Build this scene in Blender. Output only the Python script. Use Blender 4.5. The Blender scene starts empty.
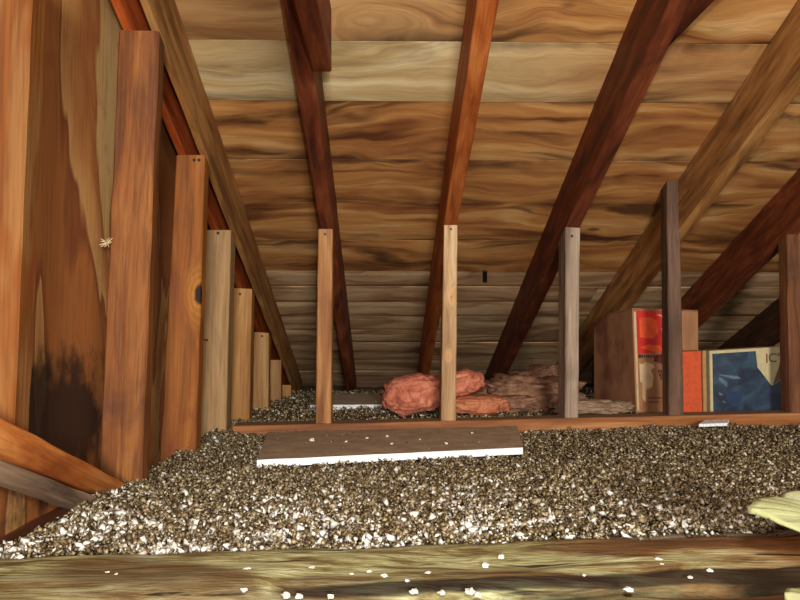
import bpy, bmesh, math, random
import numpy as np
from mathutils import Vector, Matrix, noise
random.seed(7); rng = np.random.default_rng(11)
sc = bpy.context.scene
COL = sc.collection
# ------------------------------------------------------------------ camera
F = 755.0
CZ = 0.45
YAW = -math.atan(16/F); PITCH = math.atan(35/F)
cam_d = bpy.data.cameras.new('camera'); cam = bpy.data.objects.new('camera', cam_d); COL.objects.link(cam)
cam.location = (0, 0, CZ)
cam.rotation_euler = (math.pi/2+PITCH, 0, YAW)
cam_d.sensor_width = 36; cam_d.lens = F/800*36
cam_d.clip_start = 0.02
sc.camera = cam
RM = cam.rotation_euler.to_matrix()
def P(px, py, Y):
    """a point of the attic at distance Y from the camera's wall, seen at this pixel"""
    r = RM @ Vector(((px-400)/F, -(py-300)/F, -1))
    return Vector((0, 0, CZ)) + r*(Y/r.y)
# ------------------------------------------------------------------ light
w = bpy.data.worlds.new('attic_air'); sc.world = w; w.use_nodes = True
w.node_tree.nodes['Background'].inputs[0].default_value = (1.0, .93, .84, 1)
w.node_tree.nodes['Background'].inputs[1].default_value = 0.66
def area(name, loc, target, size, power, col):
    l = bpy.data.lights.new(name, 'AREA'); l.shape = 'DISK'; l.size = size; l.energy = power; l.color = col
    o = bpy.data.objects.new(name, l); COL.objects.link(o); o.location = loc
    o.rotation_euler = (Vector(target)-Vector(loc)).to_track_quat('-Z', 'Y').to_euler()
    return o
area('camera_flash', (0.03, -0.02, CZ+.15), (0.35, 3, CZ+.05), 0.035, 13.5, (1.0, .97, .92))
area('fill_light', (0.30, -2.0, CZ+.34), (0.1, 3, CZ+.35), 0.45, 150, (1.0, .95, .87))  # unseen fill added behind the camera to even out the flash falloff
vs = sc.view_settings
sc.display_settings.display_device = 'sRGB'
vs.view_transform = 'Standard'; vs.look = 'None'; vs.gamma = 1; vs.use_curve_mapping = False
vs.exposure = 0.0
# ------------------------------------------------------------------ helpers
def lin(c):
    return tuple(((x/255)/12.92 if x/255 <= .04045 else ((x/255+.055)/1.055)**2.4) for x in c)
def rgba(c): return (*lin(c), 1)
def tag(o, label=None, cat=None, group=None, kind=None):
    if label: o['label'] = label
    if cat: o['category'] = cat
    if group: o['group'] = group
    if kind: o['kind'] = kind
    return o
class NT:
    def __init__(s, name):
        s.m = bpy.data.materials.new(name); s.m.use_nodes = True
        s.t = s.m.node_tree; s.n = s.t.nodes; s.b = s.n['Principled BSDF']
        s.out = s.n['Material Output']
    def new(s, ty, **kw):
        n = s.n.new(ty)
        for k, v in kw.items(): setattr(n, k, v)
        return n
    def link(s, a, b): s.t.links.new(a, b)
    def put(s, sock, v):
        if hasattr(v, 'links') or isinstance(v, bpy.types.NodeSocket): s.link(v, sock)
        else: sock.default_value = v
    def math(s, op, a, b=0.0, c=None, clamp=False):
        n = s.new('ShaderNodeMath', operation=op, use_clamp=clamp)
        s.put(n.inputs[0], a); s.put(n.inputs[1], b)
        if c is not None: s.put(n.inputs[2], c)
        return n.outputs[0]
    def vmath(s, op, a, b):
        n = s.new('ShaderNodeVectorMath', operation=op); s.put(n.inputs[0], a); s.put(n.inputs[1], b)
        return n.outputs[1] if op in ('LENGTH', 'DISTANCE') else n.outputs[0]
    def mix(s, f, a, b, mode='MIX'):
        n = s.new('ShaderNodeMix', data_type='RGBA', blend_type=mode)
        s.put(n.inputs['Factor'], f)
        for k, v in ((6, a), (7, b)):
            s.put(n.inputs[k], v)
        return n.outputs[2]
    def noise(s, vec, scale, detail=4, rough=.55, dist=0.0):
        n = s.new('ShaderNodeTexNoise'); s.put(n.inputs['Vector'], vec)
        n.inputs['Scale'].default_value = scale; n.inputs['Detail'].default_value = detail
        n.inputs['Roughness'].default_value = rough; n.inputs['Distortion'].default_value = dist
        return n.outputs[0]
    def ramp(s, f, stops, interp='LINEAR'):
        n = s.new('ShaderNodeValToRGB'); s.put(n.inputs[0], f); cr = n.color_ramp; cr.interpolation = interp
        while len(cr.elements) < len(stops): cr.elements.new(.5)
        for e, (p, c) in zip(cr.elements, stops):
            e.position = p; e.color = c if len(c) == 4 else (*c, 1)
        return n.outputs[0]
    def step(s, f, a, b):
        n = s.new('ShaderNodeMapRange', clamp=True, interpolation_type='SMOOTHSTEP')
        s.put(n.inputs[0], f); n.inputs[1].default_value = a; n.inputs[2].default_value = b
        return n.outputs[0]
    def bump(s, h, strength, dist=.002):
        n = s.new('ShaderNodeBump'); n.inputs['Strength'].default_value = strength; n.inputs['Distance'].default_value = dist
        s.link(h, n.inputs['Height']); s.link(n.outputs[0], s.b.inputs['Normal'])
def wood(name, dark, mid, light, stain=(40, 22, 14), stain_amt=.35, knots=(), rough=.62, stretch=7.0, fine=1.0, patch=None, patch_amt=0.0, dust=None):
    """sawn lumber, the grain along the object's own Z"""
    k = NT(name)
    tc = k.new('ShaderNodeTexCoord').outputs['Object']
    rnd = k.new('ShaderNodeObjectInfo').outputs['Random']
    off = k.new('ShaderNodeCombineXYZ')
    k.link(k.math('MULTIPLY', rnd, 31.7), off.inputs[0]); k.link(k.math('MULTIPLY', rnd, 17.3), off.inputs[2])
    base = tc
    # grain bends round knots
    for (x, y, z, r) in knots:
        d = k.vmath('DISTANCE', k.vmath('MULTIPLY', tc, (1, 1, .55)), (x, y, z*.55))
        push = k.math('MULTIPLY', k.math('SUBTRACT', 1, k.step(d, 0, r*4)), .02)
        c = k.new('ShaderNodeCombineXYZ'); k.link(push, c.inputs[0]); k.link(push, c.inputs[1])
        base = k.vmath('ADD', base, c.outputs[0])
    v = k.vmath('ADD', base, off.outputs[0])
    g1 = k.noise(k.vmath('MULTIPLY', v, (1, 1, 1/stretch)), 26, 5, .6, .6)
    g2 = k.noise(k.vmath('MULTIPLY', v, (1, 1, .03)), 190, 3, .6)
    big = k.noise(k.vmath('MULTIPLY', v, (1, 1, .35)), 9, 4, .6, .8)
    c = k.ramp(g1, [(.30, rgba(dark)), (.50, rgba(mid)), (.68, rgba(light))])
    if patch:
        c = k.mix(k.math('MULTIPLY', k.step(k.noise(k.vmath('MULTIPLY', v, (1, 1, .25)), 12, 3, .6, .4), .45, .6), patch_amt), c, rgba(patch))
    c = k.mix(k.math('MULTIPLY', k.step(big, .50, .72), stain_amt), c, rgba(stain))
    c = k.mix(k.math('MULTIPLY', k.step(g2, .45, .7), .35*fine), c, rgba(tuple(q*.55 for q in mid)))
    for (x, y, z, r) in knots:
        wob = k.math('MULTIPLY', k.math('SUBTRACT', k.noise(tc, 60, 3), .5), r*.9)
        d = k.math('ADD', k.vmath('DISTANCE', k.vmath('MULTIPLY', tc, (1, 1, .6)), (x, y, z*.6)), wob)
        rings = k.math('SINE', k.math('MULTIPLY', d, 6.3/(r*.55)))
        halo = k.math('SUBTRACT', 1, k.step(d, r, r*3.5))
        c = k.mix(k.math('MULTIPLY', halo, k.math('MULTIPLY_ADD', rings, .12, .26)), c, rgba((205, 140, 50)))
        c = k.mix(k.math('SUBTRACT', 1, k.step(d, r*.7, r*1.15)), c, rgba((38, 20, 14)))
    if dust:      # settled on the faces that lie level
        gn = k.new('ShaderNodeNewGeometry'); sp = k.new('ShaderNodeSeparateXYZ'); k.link(gn.outputs['True Normal'], sp.inputs[0])
        c = k.mix(k.math('MULTIPLY', k.step(sp.outputs[2], .6, .9), .8), c, rgba(dust))
    k.link(c, k.b.inputs['Base Color'])
    k.b.inputs['Roughness'].default_value = rough
    k.b.inputs['Specular IOR Level'].default_value = .22
    h = k.math('ADD', g1, k.math('MULTIPLY', g2, .6))
    k.bump(h, .5, .0015)
    return k.m
def plain(name, col, rough=.7, nscale=40, amt=.25, col2=None, bump=.3, stretch=(1, 1, 1), metallic=0):
    k = NT(name); tc = k.new('ShaderNodeTexCoord').outputs['Object']
    n = k.noise(k.vmath('MULTIPLY', tc, stretch), nscale, 5, .6)
    c2 = col2 or tuple(q*.55 for q in col)
    k.link(k.mix(k.math('MULTIPLY', k.step(n, .4, .65), amt if not col2 else 1.0), rgba(col), rgba(c2)), k.b.inputs['Base Color'])
    k.b.inputs['Roughness'].default_value = rough; k.b.inputs['Metallic'].default_value = metallic
    k.bump(n, bump, .003)
    return k.m
def mesh_obj(name, verts, faces, mat, parent=None, smooth=False, M=None):
    me = bpy.data.meshes.new(name); me.from_pydata([tuple(v) for v in verts], [], faces); me.update()
    o = bpy.data.objects.new(name, me); COL.objects.link(o)
    for m in (mat if isinstance(mat, (list, tuple)) else [mat]): me.materials.append(m)
    if smooth:
        for p in me.polygons: p.use_smooth = True
    if M is not None: o.matrix_world = M
    if parent: o.parent = parent; 
    return o
def frame(c0, c1):
    """local frame of a timber: Z along it, origin at its first end"""
    a = sum(c0, Vector())/4; b = sum(c1, Vector())/4
    z = (b-a).normalized(); x = c0[1]-c0[0]; x = (x-z*x.dot(z)).normalized(); y = z.cross(x)
    R = Matrix((x, y, z)).transposed().to_4x4(); R.translation = a
    return R
def timber(name, c0, c1, mat, ch=.003, nseg=28, rough=.0012, parent=None, wave=.0):
    """a sawn timber between two four-cornered ends, its edges eased, its faces slightly uneven"""
    c0 = [Vector(v) for v in c0]; c1 = [Vector(v) for v in c1]
    M = frame(c0, c1); Mi = M.inverted()
    verts = []; faces = []
    s = random.uniform(0, 100)
    for i in range(nseg+1):
        t = i/nseg
        q = [c0[j].lerp(c1[j], t) for j in range(4)]
        for j in range(4):
            p, a, b = q[j], q[j-1], q[(j+1) % 4]
            cj = ch*(1+.8*noise.noise(Vector((s+j*5, t*9, 0))))
            da = (a-p).normalized(); db = (b-p).normalized()
            for d in (da, db):
                v = p + d*abs(cj)
                n = noise.noise_vector(Vector((v.x*14+s, v.y*14, v.z*14)))*rough
                n += noise.noise_vector(Vector((s, t*2.3, 3)))*wave
                if i in (0, nseg): n *= .3
                verts.append(Mi @ (v+n))
    for i in range(nseg):
        for j in range(8):
            faces.append((i*8+j, i*8+(j+1) % 8, (i+1)*8+(j+1) % 8, (i+1)*8+j))
    faces.append(tuple(range(7, -1, -1))); faces.append(tuple(nseg*8+j for j in range(8)))
    o = mesh_obj(name, verts, faces, mat, M=M)
    bm = bmesh.new(); bm.from_mesh(o.data); bmesh.ops.recalc_face_normals(bm, faces=bm.faces); bm.to_mesh(o.data); bm.free()
    for p in o.data.polygons: p.use_smooth = True
    o.data.set_sharp_from_angle(angle=.6)
    if parent: adopt(o, parent)
    return o
def adopt(o, parent):
    bpy.context.view_layer.update()
    mw = o.matrix_world.copy(); o.parent = parent; o.matrix_parent_inverse = parent.matrix_world.inverted(); o.matrix_world = mw
def post(name, tl, tr, br, bl, Y, t, mat, foot=None, slope=False, **kw):
    """an upright seen face on: its front face by outline, thickness t going away from us"""
    a = [P(*q, Y) for q in (bl, br, tr, tl)]
    if foot is not None:      # carry the foot down to what it stands on
        for lo, hi in ((0, 3), (1, 2)):
            d = a[lo]-a[hi]; a[lo] = a[hi] + d*((a[hi].z-foot)/(a[hi].z-a[lo].z))
    back = [v+Vector((0, t, 0)) for v in a]
    if slope:                 # top cut to the rafter's pitch
        back[2].z -= t*SL; back[3].z -= t*SL
    return timber(name, [a[0], a[1], back[1], back[0]], [a[3], a[2], back[2], back[3]], mat, **kw)
def smooth_all(o):
    for p in o.data.polygons: p.use_smooth = True
# ------------------------------------------------------------------ the roof's numbers
SL = .375                      # fall of the roof per metre
H1 = 1.28+CZ; H2 = 1.45+CZ     # underside of rafters and of the roof boards above the camera
CT = math.cos(math.atan(SL))
def roof_z(Y, H): return H - SL*Y
INS = CZ - .31                 # top of the loose fill
def ins_z(x, y): return INS + .014*max(0, x)

# ------------------------------------------------------------------ roof boards (the ceiling)
def roof_material():
    k = NT('roof_boards')
    tc = k.new('ShaderNodeTexCoord').outputs['Object']
    at = k.new('ShaderNodeAttribute', attribute_name='board')
    sd = k.new('ShaderNodeSeparateColor'); k.link(at.outputs[0], sd.inputs[0])
    grey, seed, vv = sd.outputs[0], sd.outputs[1], sd.outputs[2]      # greyness of the board, its own seed, place across the board
    off = k.new('ShaderNodeCombineXYZ'); k.link(k.math('MULTIPLY', seed, 37), off.inputs[0]); k.link(k.math('MULTIPLY', seed, 11), off.inputs[2])
    v = k.vmath('ADD', tc, off.outputs[0])
    # the grain wanders, and swirls round hidden knots
    wrp = k.noise(k.vmath('MULTIPLY', v, (.55, 1, 1)), 3.2, 3, .5, .3)
    vk = k.new('ShaderNodeTexVoronoi'); k.link(k.vmath('MULTIPLY', v, (.5, 1, 1)), vk.inputs['Vector']); vk.inputs['Scale'].default_value = 2.6
    swirl = k.math('SUBTRACT', 1, k.step(vk.outputs['Distance'], .02, .34))
    wy = k.math('ADD', k.math('MULTIPLY', wrp, .26), k.math('MULTIPLY', swirl, .13))
    wc = k.new('ShaderNodeCombineXYZ'); k.link(wy, wc.inputs[1])
    v = k.vmath('ADD', v, wc.outputs[0])
    g = k.noise(k.vmath('MULTIPLY', v, (.17, 1, 1)), 10, 4, .52, .8)
    fine = k.noise(k.vmath('MULTIPLY', v, (.05, 1, 1)), 120, 4, .6, .3)
    big = k.noise(k.vmath('MULTIPLY', v, (.32, 1, 1)), 4.2, 4, .6, 1.2)
    warm = k.ramp(g, [(.30, rgba((112, 66, 36))), (.42, rgba((164, 108, 60))), (.56, rgba((196, 140, 80))), (.72, rgba((220, 176, 116)))])
    pale = k.ramp(g, [(.28, rgba((172, 142, 94))), (.46, rgba((206, 178, 126))), (.66, rgba((228, 210, 164)))])
    dull = k.ramp(g, [(.30, rgba((124, 92, 66))), (.46, rgba((184, 146, 106))), (.66, rgba((216, 184, 144)))])
    c = k.mix(k.step(grey, .25, .55), warm, pale)
    c = k.mix(k.step(grey, .62, .88), c, dull)
    # long dark streaks, strongest along the joints of the boards
    edge = k.math('MULTIPLY', k.math('ABSOLUTE', k.math('SUBTRACT', vv, .5)), 2)
    st = k.noise(k.vmath('MULTIPLY', v, (.17, 1, 1)), 8, 4, .55, .6)
    m = k.step(k.math('ADD', st, k.math('MULTIPLY', k.math('POWER', edge, 3), .13)), .49, .70)
    patch = k.step(big, .34, .52)
    less = k.math('SUBTRACT', 1, k.math('MULTIPLY', k.step(grey, .3, .5), .35))
    c = k.mix(k.math('MULTIPLY', k.math('MULTIPLY', m, patch), k.math('MULTIPLY', less, .88)), c, rgba((60, 34, 22)))
    c = k.mix(k.math('MULTIPLY', k.step(big, .52, .74), .3), c, rgba((136, 86, 48)))
    c = k.mix(k.math('MULTIPLY', k.step(fine, .46, .72), .22), c, rgba((98, 66, 42)))
    # scattered small knots
    vo = k.new('ShaderNodeTexVoronoi'); k.link(k.vmath('MULTIPLY', tc, (.55, 1, 1)), vo.inputs['Vector']); vo.inputs['Scale'].default_value = 3.1
    kd = k.math('ADD', vo.outputs['Distance'], k.math('MULTIPLY', fine, .03))
    c = k.mix(k.math('MULTIPLY', k.math('SUBTRACT', 1, k.step(kd, .035, .075)), .75), c, rgba((60, 32, 20)))
    k.link(c, k.b.inputs['Base Color']); k.b.inputs['Roughness'].default_value = .55; k.b.inputs['Specular IOR Level'].default_value = .3
    k.bump(k.math('ADD', g, k.math('MULTIPLY', fine, .5)), .6, .003)
    return k.m
SEAMS = [-.62, -.36, -.10, .16, .42, .68, .92, 1.16, 1.42, 1.655, 1.885, 2.110, 2.385, 2.637, 2.90, 3.163, 3.31, 3.47, 3.64, 3.81, 3.98, 4.24, 4.44, 4.74]
GREY = {-.62: .2, 1.16: .30, 1.42: .44, 1.655: .36, 1.885: .50, 2.110: .12, 2.385: .16, 2.637: .1, 2.90: .2}
def build_roof():
    bm = bmesh.new()
    lay = bm.verts.layers.float_color.new('board')
    X0, X1 = -.62, 3.6
    # local frame: x across, y down the slope, z out of the roof
    for i in range(len(SEAMS)-1):
        a, b = SEAMS[i]/CT+.0018, SEAMS[i+1]/CT-.0018
        gr = GREY.get(SEAMS[i], .95 if SEAMS[i] > 3.1 else .2)
        # butt joints along the row
        cuts = [X0]; x = X0+random.uniform(.9, 2.6)+(2.2 if 1.0 < SEAMS[i] < 3.2 else 0)
        while x < X1-.4: cuts.append(x); x += random.uniform(1.8, 3.0)
        cuts.append(X1)
        for j in range(len(cuts)-1):
            seed = random.random(); g2 = min(1, max(0, gr+random.uniform(-.05, .05))); dz = random.uniform(-.0015, .0015)
            nx = max(2, int((cuts[j+1]-cuts[j])/.06)); ny = 5
            grid = []
            for iy in range(ny+1):
                row = []
                for ix in range(nx+1):
                    xx = cuts[j]+.001+(cuts[j+1]-cuts[j]-.002)*ix/nx; v = iy/ny
                    e = .0035*((abs(v-.5)*2)**8) + .0016*math.sin(xx*2.1+seed*9)*((v-.5)**2)
                    wz = e + dz + .0012*noise.noise(Vector((xx*4, v*3, seed*50)))
                    wy = .0035*noise.noise(Vector((xx*1.7, i*7.3+iy/ny, 1)))*(abs(v-.5)*2)**4*0
                    vt = bm.verts.new((xx, a+(b-a)*v+wy, wz)); vt[lay] = (min(1, max(0, g2+(-.20*min(1, max(0, (xx-.15)/.5)) if 1.4 < SEAMS[i] < 2.0 else 0))), seed, v, 1); row.append(vt)
                grid.append(row)
            for iy in range(ny):
                for ix in range(nx):
                    bm.faces.new((grid[iy][ix], grid[iy][ix+1], grid[iy+1][ix+1], grid[iy+1][ix]))
            # turned-up edges, into the joints
            top = []
            ring = [grid[0][k] for k in range(nx+1)]+[grid[k][nx] for k in range(1, ny+1)]+[grid[ny][k] for k in range(nx-1, -1, -1)]+[grid[k][0] for k in range(ny-1, 0, -1)]
            for vt in ring:
                u = bm.verts.new(vt.co+Vector((0, 0, .02))); u[lay] = vt[lay]; top.append(u)
            for k in range(len(ring)):
                bm.faces.new((ring[k], ring[(k+1) % len(ring)], top[(k+1) % len(top)], top[k]))
    # the backing above the boards
    vs_ = [bm.verts.new(p) for p in ((X0, SEAMS[0]/CT, .018), (X1, SEAMS[0]/CT, .018), (X1, SEAMS[-1]/CT, .018), (X0, SEAMS[-1]/CT, .018))]
    for u in vs_: u[lay] = (.9, .5, 0, 1)
    vt_ = [bm.verts.new(v.co+Vector((0, 0, .03))) for v in vs_]
    for u in vt_: u[lay] = (.9, .5, 0, 1)
    bm.faces.new(vs_); bm.faces.new(vt_)
    for k in range(4): bm.faces.new((vs_[k], vs_[(k+1) % 4], vt_[(k+1) % 4], vt_[k]))
    me = bpy.data.meshes.new('ceiling'); bm.to_mesh(me); bm.free(); me.materials.append(roof_material())
    for p in me.polygons: p.use_smooth = False
    o = bpy.data.objects.new('ceiling', me); COL.objects.link(o)
    o.location = (0, 0, H2); o.rotation_euler = (-math.atan(SL), 0, 0)
    tag(o, kind='structure')
    return o
ceiling = build_roof()

# ------------------------------------------------------------------ gable wall on the left
def wall_material():
    k = NT('gable_boards')
    tc = k.new('ShaderNodeTexCoord').outputs['Object']
    n = k.noise(k.vmath('MULTIPLY', tc, (1, 1, .27)), 3.4, 3.5, .5, .6)
    c = k.ramp(n, [(.30, rgba((150, 92, 48))), (.47, rgba((158, 98, 50))), (.505, rgba((118, 64, 34))), (.515, rgba((190, 144, 88))), (.555, rgba((176, 122, 68))), (.595, rgba((146, 88, 46))), (.605, rgba((192, 152, 96))), (.76, rgba((196, 162, 108)))])
    fine = k.noise(k.vmath('MULTIPLY', tc, (1, 1, .05)), 130, 4, .6, .4)
    c = k.mix(k.math('MULTIPLY', k.step(fine, .45, .7), .3), c, rgba((84, 46, 22)))
    blot = k.noise(tc, 13, 5, .65)
    c = k.mix(k.math('MULTIPLY', k.step(blot, .54, .68), .3), c, rgba((128, 66, 34)))
    sep = k.new('ShaderNodeSeparateXYZ'); k.link(tc, sep.inputs[0])
    # black damp stain low down between the first studs
    dy = k.math('MULTIPLY', k.math('SUBTRACT', sep.outputs[1], 1.42), 2.9); dz = k.math('MULTIPLY', k.math('SUBTRACT', sep.outputs[2], .275), 5.2)
    d = k.math('ADD', k.math('SQRT', k.math('ADD', k.math('POWER', dy, 2), k.math('POWER', dz, 2))), k.math('MULTIPLY', k.math('SUBTRACT', blot, .5), 1.3))
    c = k.mix(k.math('MULTIPLY', k.math('SUBTRACT', 1, k.step(d, .45, .95)), .92), c, rgba((24, 17, 15)))
    k.link(c, k.b.inputs['Base Color']); k.b.inputs['Roughness'].default_value = .6; k.b.inputs['Specular IOR Level'].default_value = .3
    k.bump(k.math('ADD', k.math('MULTIPLY', fine, .5), blot), .4, .003)
    return k.m
WX = -.607
def build_wall():
    bm = bmesh.new()
    y0, y1 = -.62, 4.74
    pts = [(y0, 0), (y1, 0), (y1, roof_z(y1, H2)), (y0, roof_z(y0, H2))]
    pts = [(y, max(z, .01)) for y, z in pts]
    f = [bm.verts.new((WX, y, z)) for y, z in pts]; b = [bm.verts.new((WX-.02, y, z)) for y, z in pts]
    bm.faces.new(f); bm.faces.new(b[::-1])
    for k in range(4): bm.faces.new((f[k], f[(k+1) % 4], b[(k+1) % 4], b[k]))
    bmesh.ops.recalc_face_normals(bm, faces=bm.faces)
    me = bpy.data.meshes.new('wall_left'); bm.to_mesh(me); bm.free(); me.materials.append(wall_material())
    o = bpy.data.objects.new('wall_left', me); COL.objects.link(o); tag(o, kind='structure')
build_wall()
fl = mesh_obj('floor', [(-.62, -.6, -.02), (3.6, -.6, -.02), (3.6, 5, -.02), (-.62, 5, -.02), (-.62, -.6, 0), (3.6, -.6, 0), (3.6, 5, 0), (-.62, 5, 0)],
              [(3, 2, 1, 0), (4, 5, 6, 7), (0, 1, 5, 4), (1, 2, 6, 5), (2, 3, 7, 6), (3, 0, 4, 7)], plain('dusty_lath', (92, 74, 54)))
tag(fl, kind='structure')

# ------------------------------------------------------------------ wood tones
W = {}
W['tan'] = wood('tan_lumber', (104, 66, 34), (164, 112, 60), (196, 146, 88), stain=(64, 36, 22), stain_amt=.5, stretch=9)
W['dark_red'] = wood('dark_red_lumber', (58, 27, 16), (102, 48, 26), (130, 66, 36), stain=(30, 15, 11), stain_amt=.6)
W['red_brown'] = wood('red_brown_lumber', (66, 28, 16), (112, 54, 28), (142, 78, 42), stain=(44, 22, 15), stain_amt=.6)
W['orange'] = wood('orange_lumber', (116, 54, 22), (168, 88, 38), (192, 116, 58), stain=(96, 42, 20), stain_amt=.4)
W['deep_orange'] = wood('deep_orange_lumber', (128, 50, 18), (182, 84, 34), (200, 110, 52), stain=(120, 42, 22), stain_amt=.4)
W['dark_brown'] = wood('dark_brown_lumber', (40, 26, 18), (66, 42, 28), (92, 60, 38), stain=(26, 16, 12), stain_amt=.5)
W['black_red'] = wood('black_red_lumber', (34, 18, 12), (56, 28, 18), (78, 42, 26), stain=(20, 12, 9), stain_amt=.5)  # darkest red-brown wood tone

# ------------------------------------------------------------------ rafters
def rafter(name, xl, xr, mat, label, y0=-.55, y1=4.60, H=H1, top=H2-.0005, group='rafters under the roof boards'):
    def ring(Y):
        zb, zt = roof_z(Y, H), roof_z(Y, top)
        return [(xl, Y, zb), (xr, Y, zb), (xr, Y, zt), (xl, Y, zt)]
    o = timber(name, ring(y1), ring(y0), mat, nseg=60, ch=.003, rough=.0015, wave=.003)
    return tag(o, label, 'rafter', group)
def kx(a): return a*1.28
rafter('rafter', kx(-.385)-.018, kx(-.385), W['tan'], 'tan rafter rising next to the plywood gable wall on the left')
rafter('rafter', kx(.152-.317), kx(.187-.317), W['red_brown'], 'dark red-brown rafter with a short cut-off tie nailed beside it, near the top left')
rafter('rafter', kx(.152), kx(.187), W['orange'], 'orange-brown rafter, nearly upright in the middle of the roof')
rafter('rafter', kx(.469), kx(.506), W['dark_red'], 'dark reddish rafter slanting right with the grey stud at its foot')
rafter('rafter', kx(.768), kx(.802), W['tan'], 'wide light tan rafter passing above the cardboard box on the right')
rafter('rafter', kx(1.058), kx(1.095), W['red_brown'], 'dark rafter high on the right edge, passing above the blue box')
rafter('rafter', kx(1.41), kx(1.45), W['dark_brown'], 'dark brown low rafter at the far right, seen just behind the blue box')
# orange nailer strip between wall and first rafter
def ringn(Y): return [(kx(-.447)-.0, Y, roof_z(Y, H1+.0)), (kx(-.43), Y, roof_z(Y, H1)), (kx(-.43), Y, roof_z(Y, H2)-.002), (kx(-.447), Y, roof_z(Y, H2)-.002)]
tag(timber('nailing_strip', ringn(4.55), ringn(-.5), W['deep_orange'], nseg=40), 'thin bright orange strip running up between gable wall and tan rafter', 'wooden strip')
# collar ties: level timbers beside two rafters
def tie(xl, xr, Ye, zb, zt, mat, label):
    c0 = [(xl, Ye, zb), (xr, Ye, zb), (xr, Ye-.01, zt), (xl, Ye-.01, zt)]
    c1 = [(xl, -.5, zb), (xr, -.5, zb), (xr, -.5, zt), (xl, -.5, zt)]
    return tag(timber('collar_tie', c0, c1, mat, nseg=30), label, 'collar tie', 'collar ties high on the rafters')
tie(kx(-.13)+.003, kx(-.13)+.046, 1.70, CZ+.60, CZ+.742, W['red_brown'], 'brown tie end hanging beside the rafter left of centre at the top')
tie(kx(.506)+.003, kx(.506)+.046, 1.85, CZ+.70, CZ+.75, W['dark_red'], 'dark tie tip showing beside the dark reddish rafter at the top right')
# dark slit in the roof boards
def roofpt(px, py):
    r = RM @ Vector(((px-400)/F, -(py-300)/F, -1)); t = (H2-.002-CZ)/(r.z+SL*r.y); return Vector((0, 0, CZ))+r*t
c = roofpt(485, 277)
slot = mesh_obj('slot', [(c.x+dx+.134*dy, c.y+dy, c.z-SL*dy+dz) for dz in (-.001, .004) for dx, dy in ((-.009, -.055), (.009, -.055), (.009, .05), (-.009, .05))],
                [(0, 1, 2, 3), (7, 6, 5, 4), (0, 4, 5, 1), (1, 5, 6, 2), (2, 6, 7, 3), (3, 7, 4, 0)], plain('black_hole', (10, 8, 8)))
adopt(slot, ceiling); slot['label'] = 'small black slit in the boards'

# ------------------------------------------------------------------ studs of the gable wall
nail_m = plain('rusty_nail', (44, 34, 30), rough=.5, metallic=.6)
def nail(parent, px, py, Y, r=.004, stick=0.0):
    """a nail head (or a nail standing out) on the front of a stud"""
    p = P(px, py, Y)
    bm = bmesh.new()
    bmesh.ops.create_cone(bm, cap_ends=True, segments=12, radius1=r, radius2=r*.85, depth=.003)
    if stick:
        g = bmesh.ops.create_cone(bm, cap_ends=True, segments=8, radius1=r*.5, radius2=r*.5, depth=stick)['verts']
        bmesh.ops.translate(bm, verts=g, vec=(0, 0, -stick/2))
    me = bpy.data.meshes.new('nail'); bm.to_mesh(me); bm.free(); me.materials.append(nail_m)
    o = bpy.data.objects.new('nail', me); COL.objects.link(o)
    if stick:
        o.location = p+Vector((stick*.7, -.004, .0)); o.rotation_euler = (0, math.pi/2+.1, 0)
    else:
        o.location = p+Vector((0, -.001, 0)); o.rotation_euler = (math.pi/2, 0, 0)
    adopt(o, parent)
G = 'studs of the gable wall'
s0m = wood('first_stud_wood', (86, 46, 16), (118, 66, 22), (132, 82, 34), stain=(92, 36, 20), stain_amt=.5, stretch=20, patch=(134, 96, 54), patch_amt=.6)
s1m = wood('second_stud_wood', (72, 40, 18), (116, 66, 28), (140, 88, 42), stain=(78, 44, 32), stain_amt=.7, stretch=9, fine=1.4)
s2m = wood('third_stud_wood', (98, 54, 18), (136, 78, 28), (152, 94, 38), stain=(104, 46, 26), stain_amt=.5, stretch=12, knots=((.044, -.025, .55, .019),))
s3m = wood('grey_tan_stud_wood', (124, 94, 60), (160, 124, 82), (180, 148, 104), stain=(112, 92, 70), stain_amt=.4, stretch=14)
s4m = wood('honey_stud_wood', (132, 88, 44), (172, 122, 66), (190, 146, 88), stain=(130, 78, 36), stain_amt=.3, stretch=14)
s5m = wood('pale_stud_wood', (128, 88, 50), (166, 122, 74), (186, 148, 98), stain=(126, 80, 42), stain_amt=.3, stretch=14)
FT = .01
tag(post('wall_stud', (-62, -60), (34, -60), (13, 450), (-70, 450), 1.12, .05, s0m, foot=CZ-.166), 'orange and tan stud cut off by the left edge of the view', 'stud', G)
st1 = tag(post('wall_stud', (119, 30), (159, 31), (142, 478), (99, 478), 1.60, .045, s1m, foot=FT, slope=True, nseg=50, rough=.0018), 'tallest reddish rough-sawn stud, the foot of a brace leaning on it', 'stud', G)
st2 = tag(post('wall_stud', (176, 155), (205, 155), (196, 455), (160, 455), 2.02, .05, s2m, foot=FT, slope=True), 'orange stud with a large dark knot in its edge', 'stud', G)
nail(st2, 194, 160, 2.02, .0045); nail(st2, 199, 160, 2.02, .0045)
st3 = tag(post('wall_stud', (206, 230), (231, 230), (226, 440), (199, 440), 2.43, .075, s3m, foot=FT, slope=True), 'greyish tan stud with a nail sticking out, right of the knotty orange stud', 'stud', G)
nail(st3, 218, 233, 2.43, .005)
nail(st3, 200, 340, 2.42, .0035, .035)
st4 = tag(post('wall_stud', (233, 288), (252, 289), (249, 425), (229, 425), 2.83, .06, s4m, foot=FT, slope=True), 'honey-coloured stud standing behind the left end of the low plate', 'stud', G)
nail(st4, 240, 294, 2.83, .005)
st5 = tag(post('wall_stud', (254, 332), (269, 333), (268, 420), (252, 420), 3.23, .06, s5m, foot=FT, slope=True), 'pale brown stud, third shortest along the gable wall', 'stud', G)
nail(st5, 262, 336, 3.23, .005)
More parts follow.
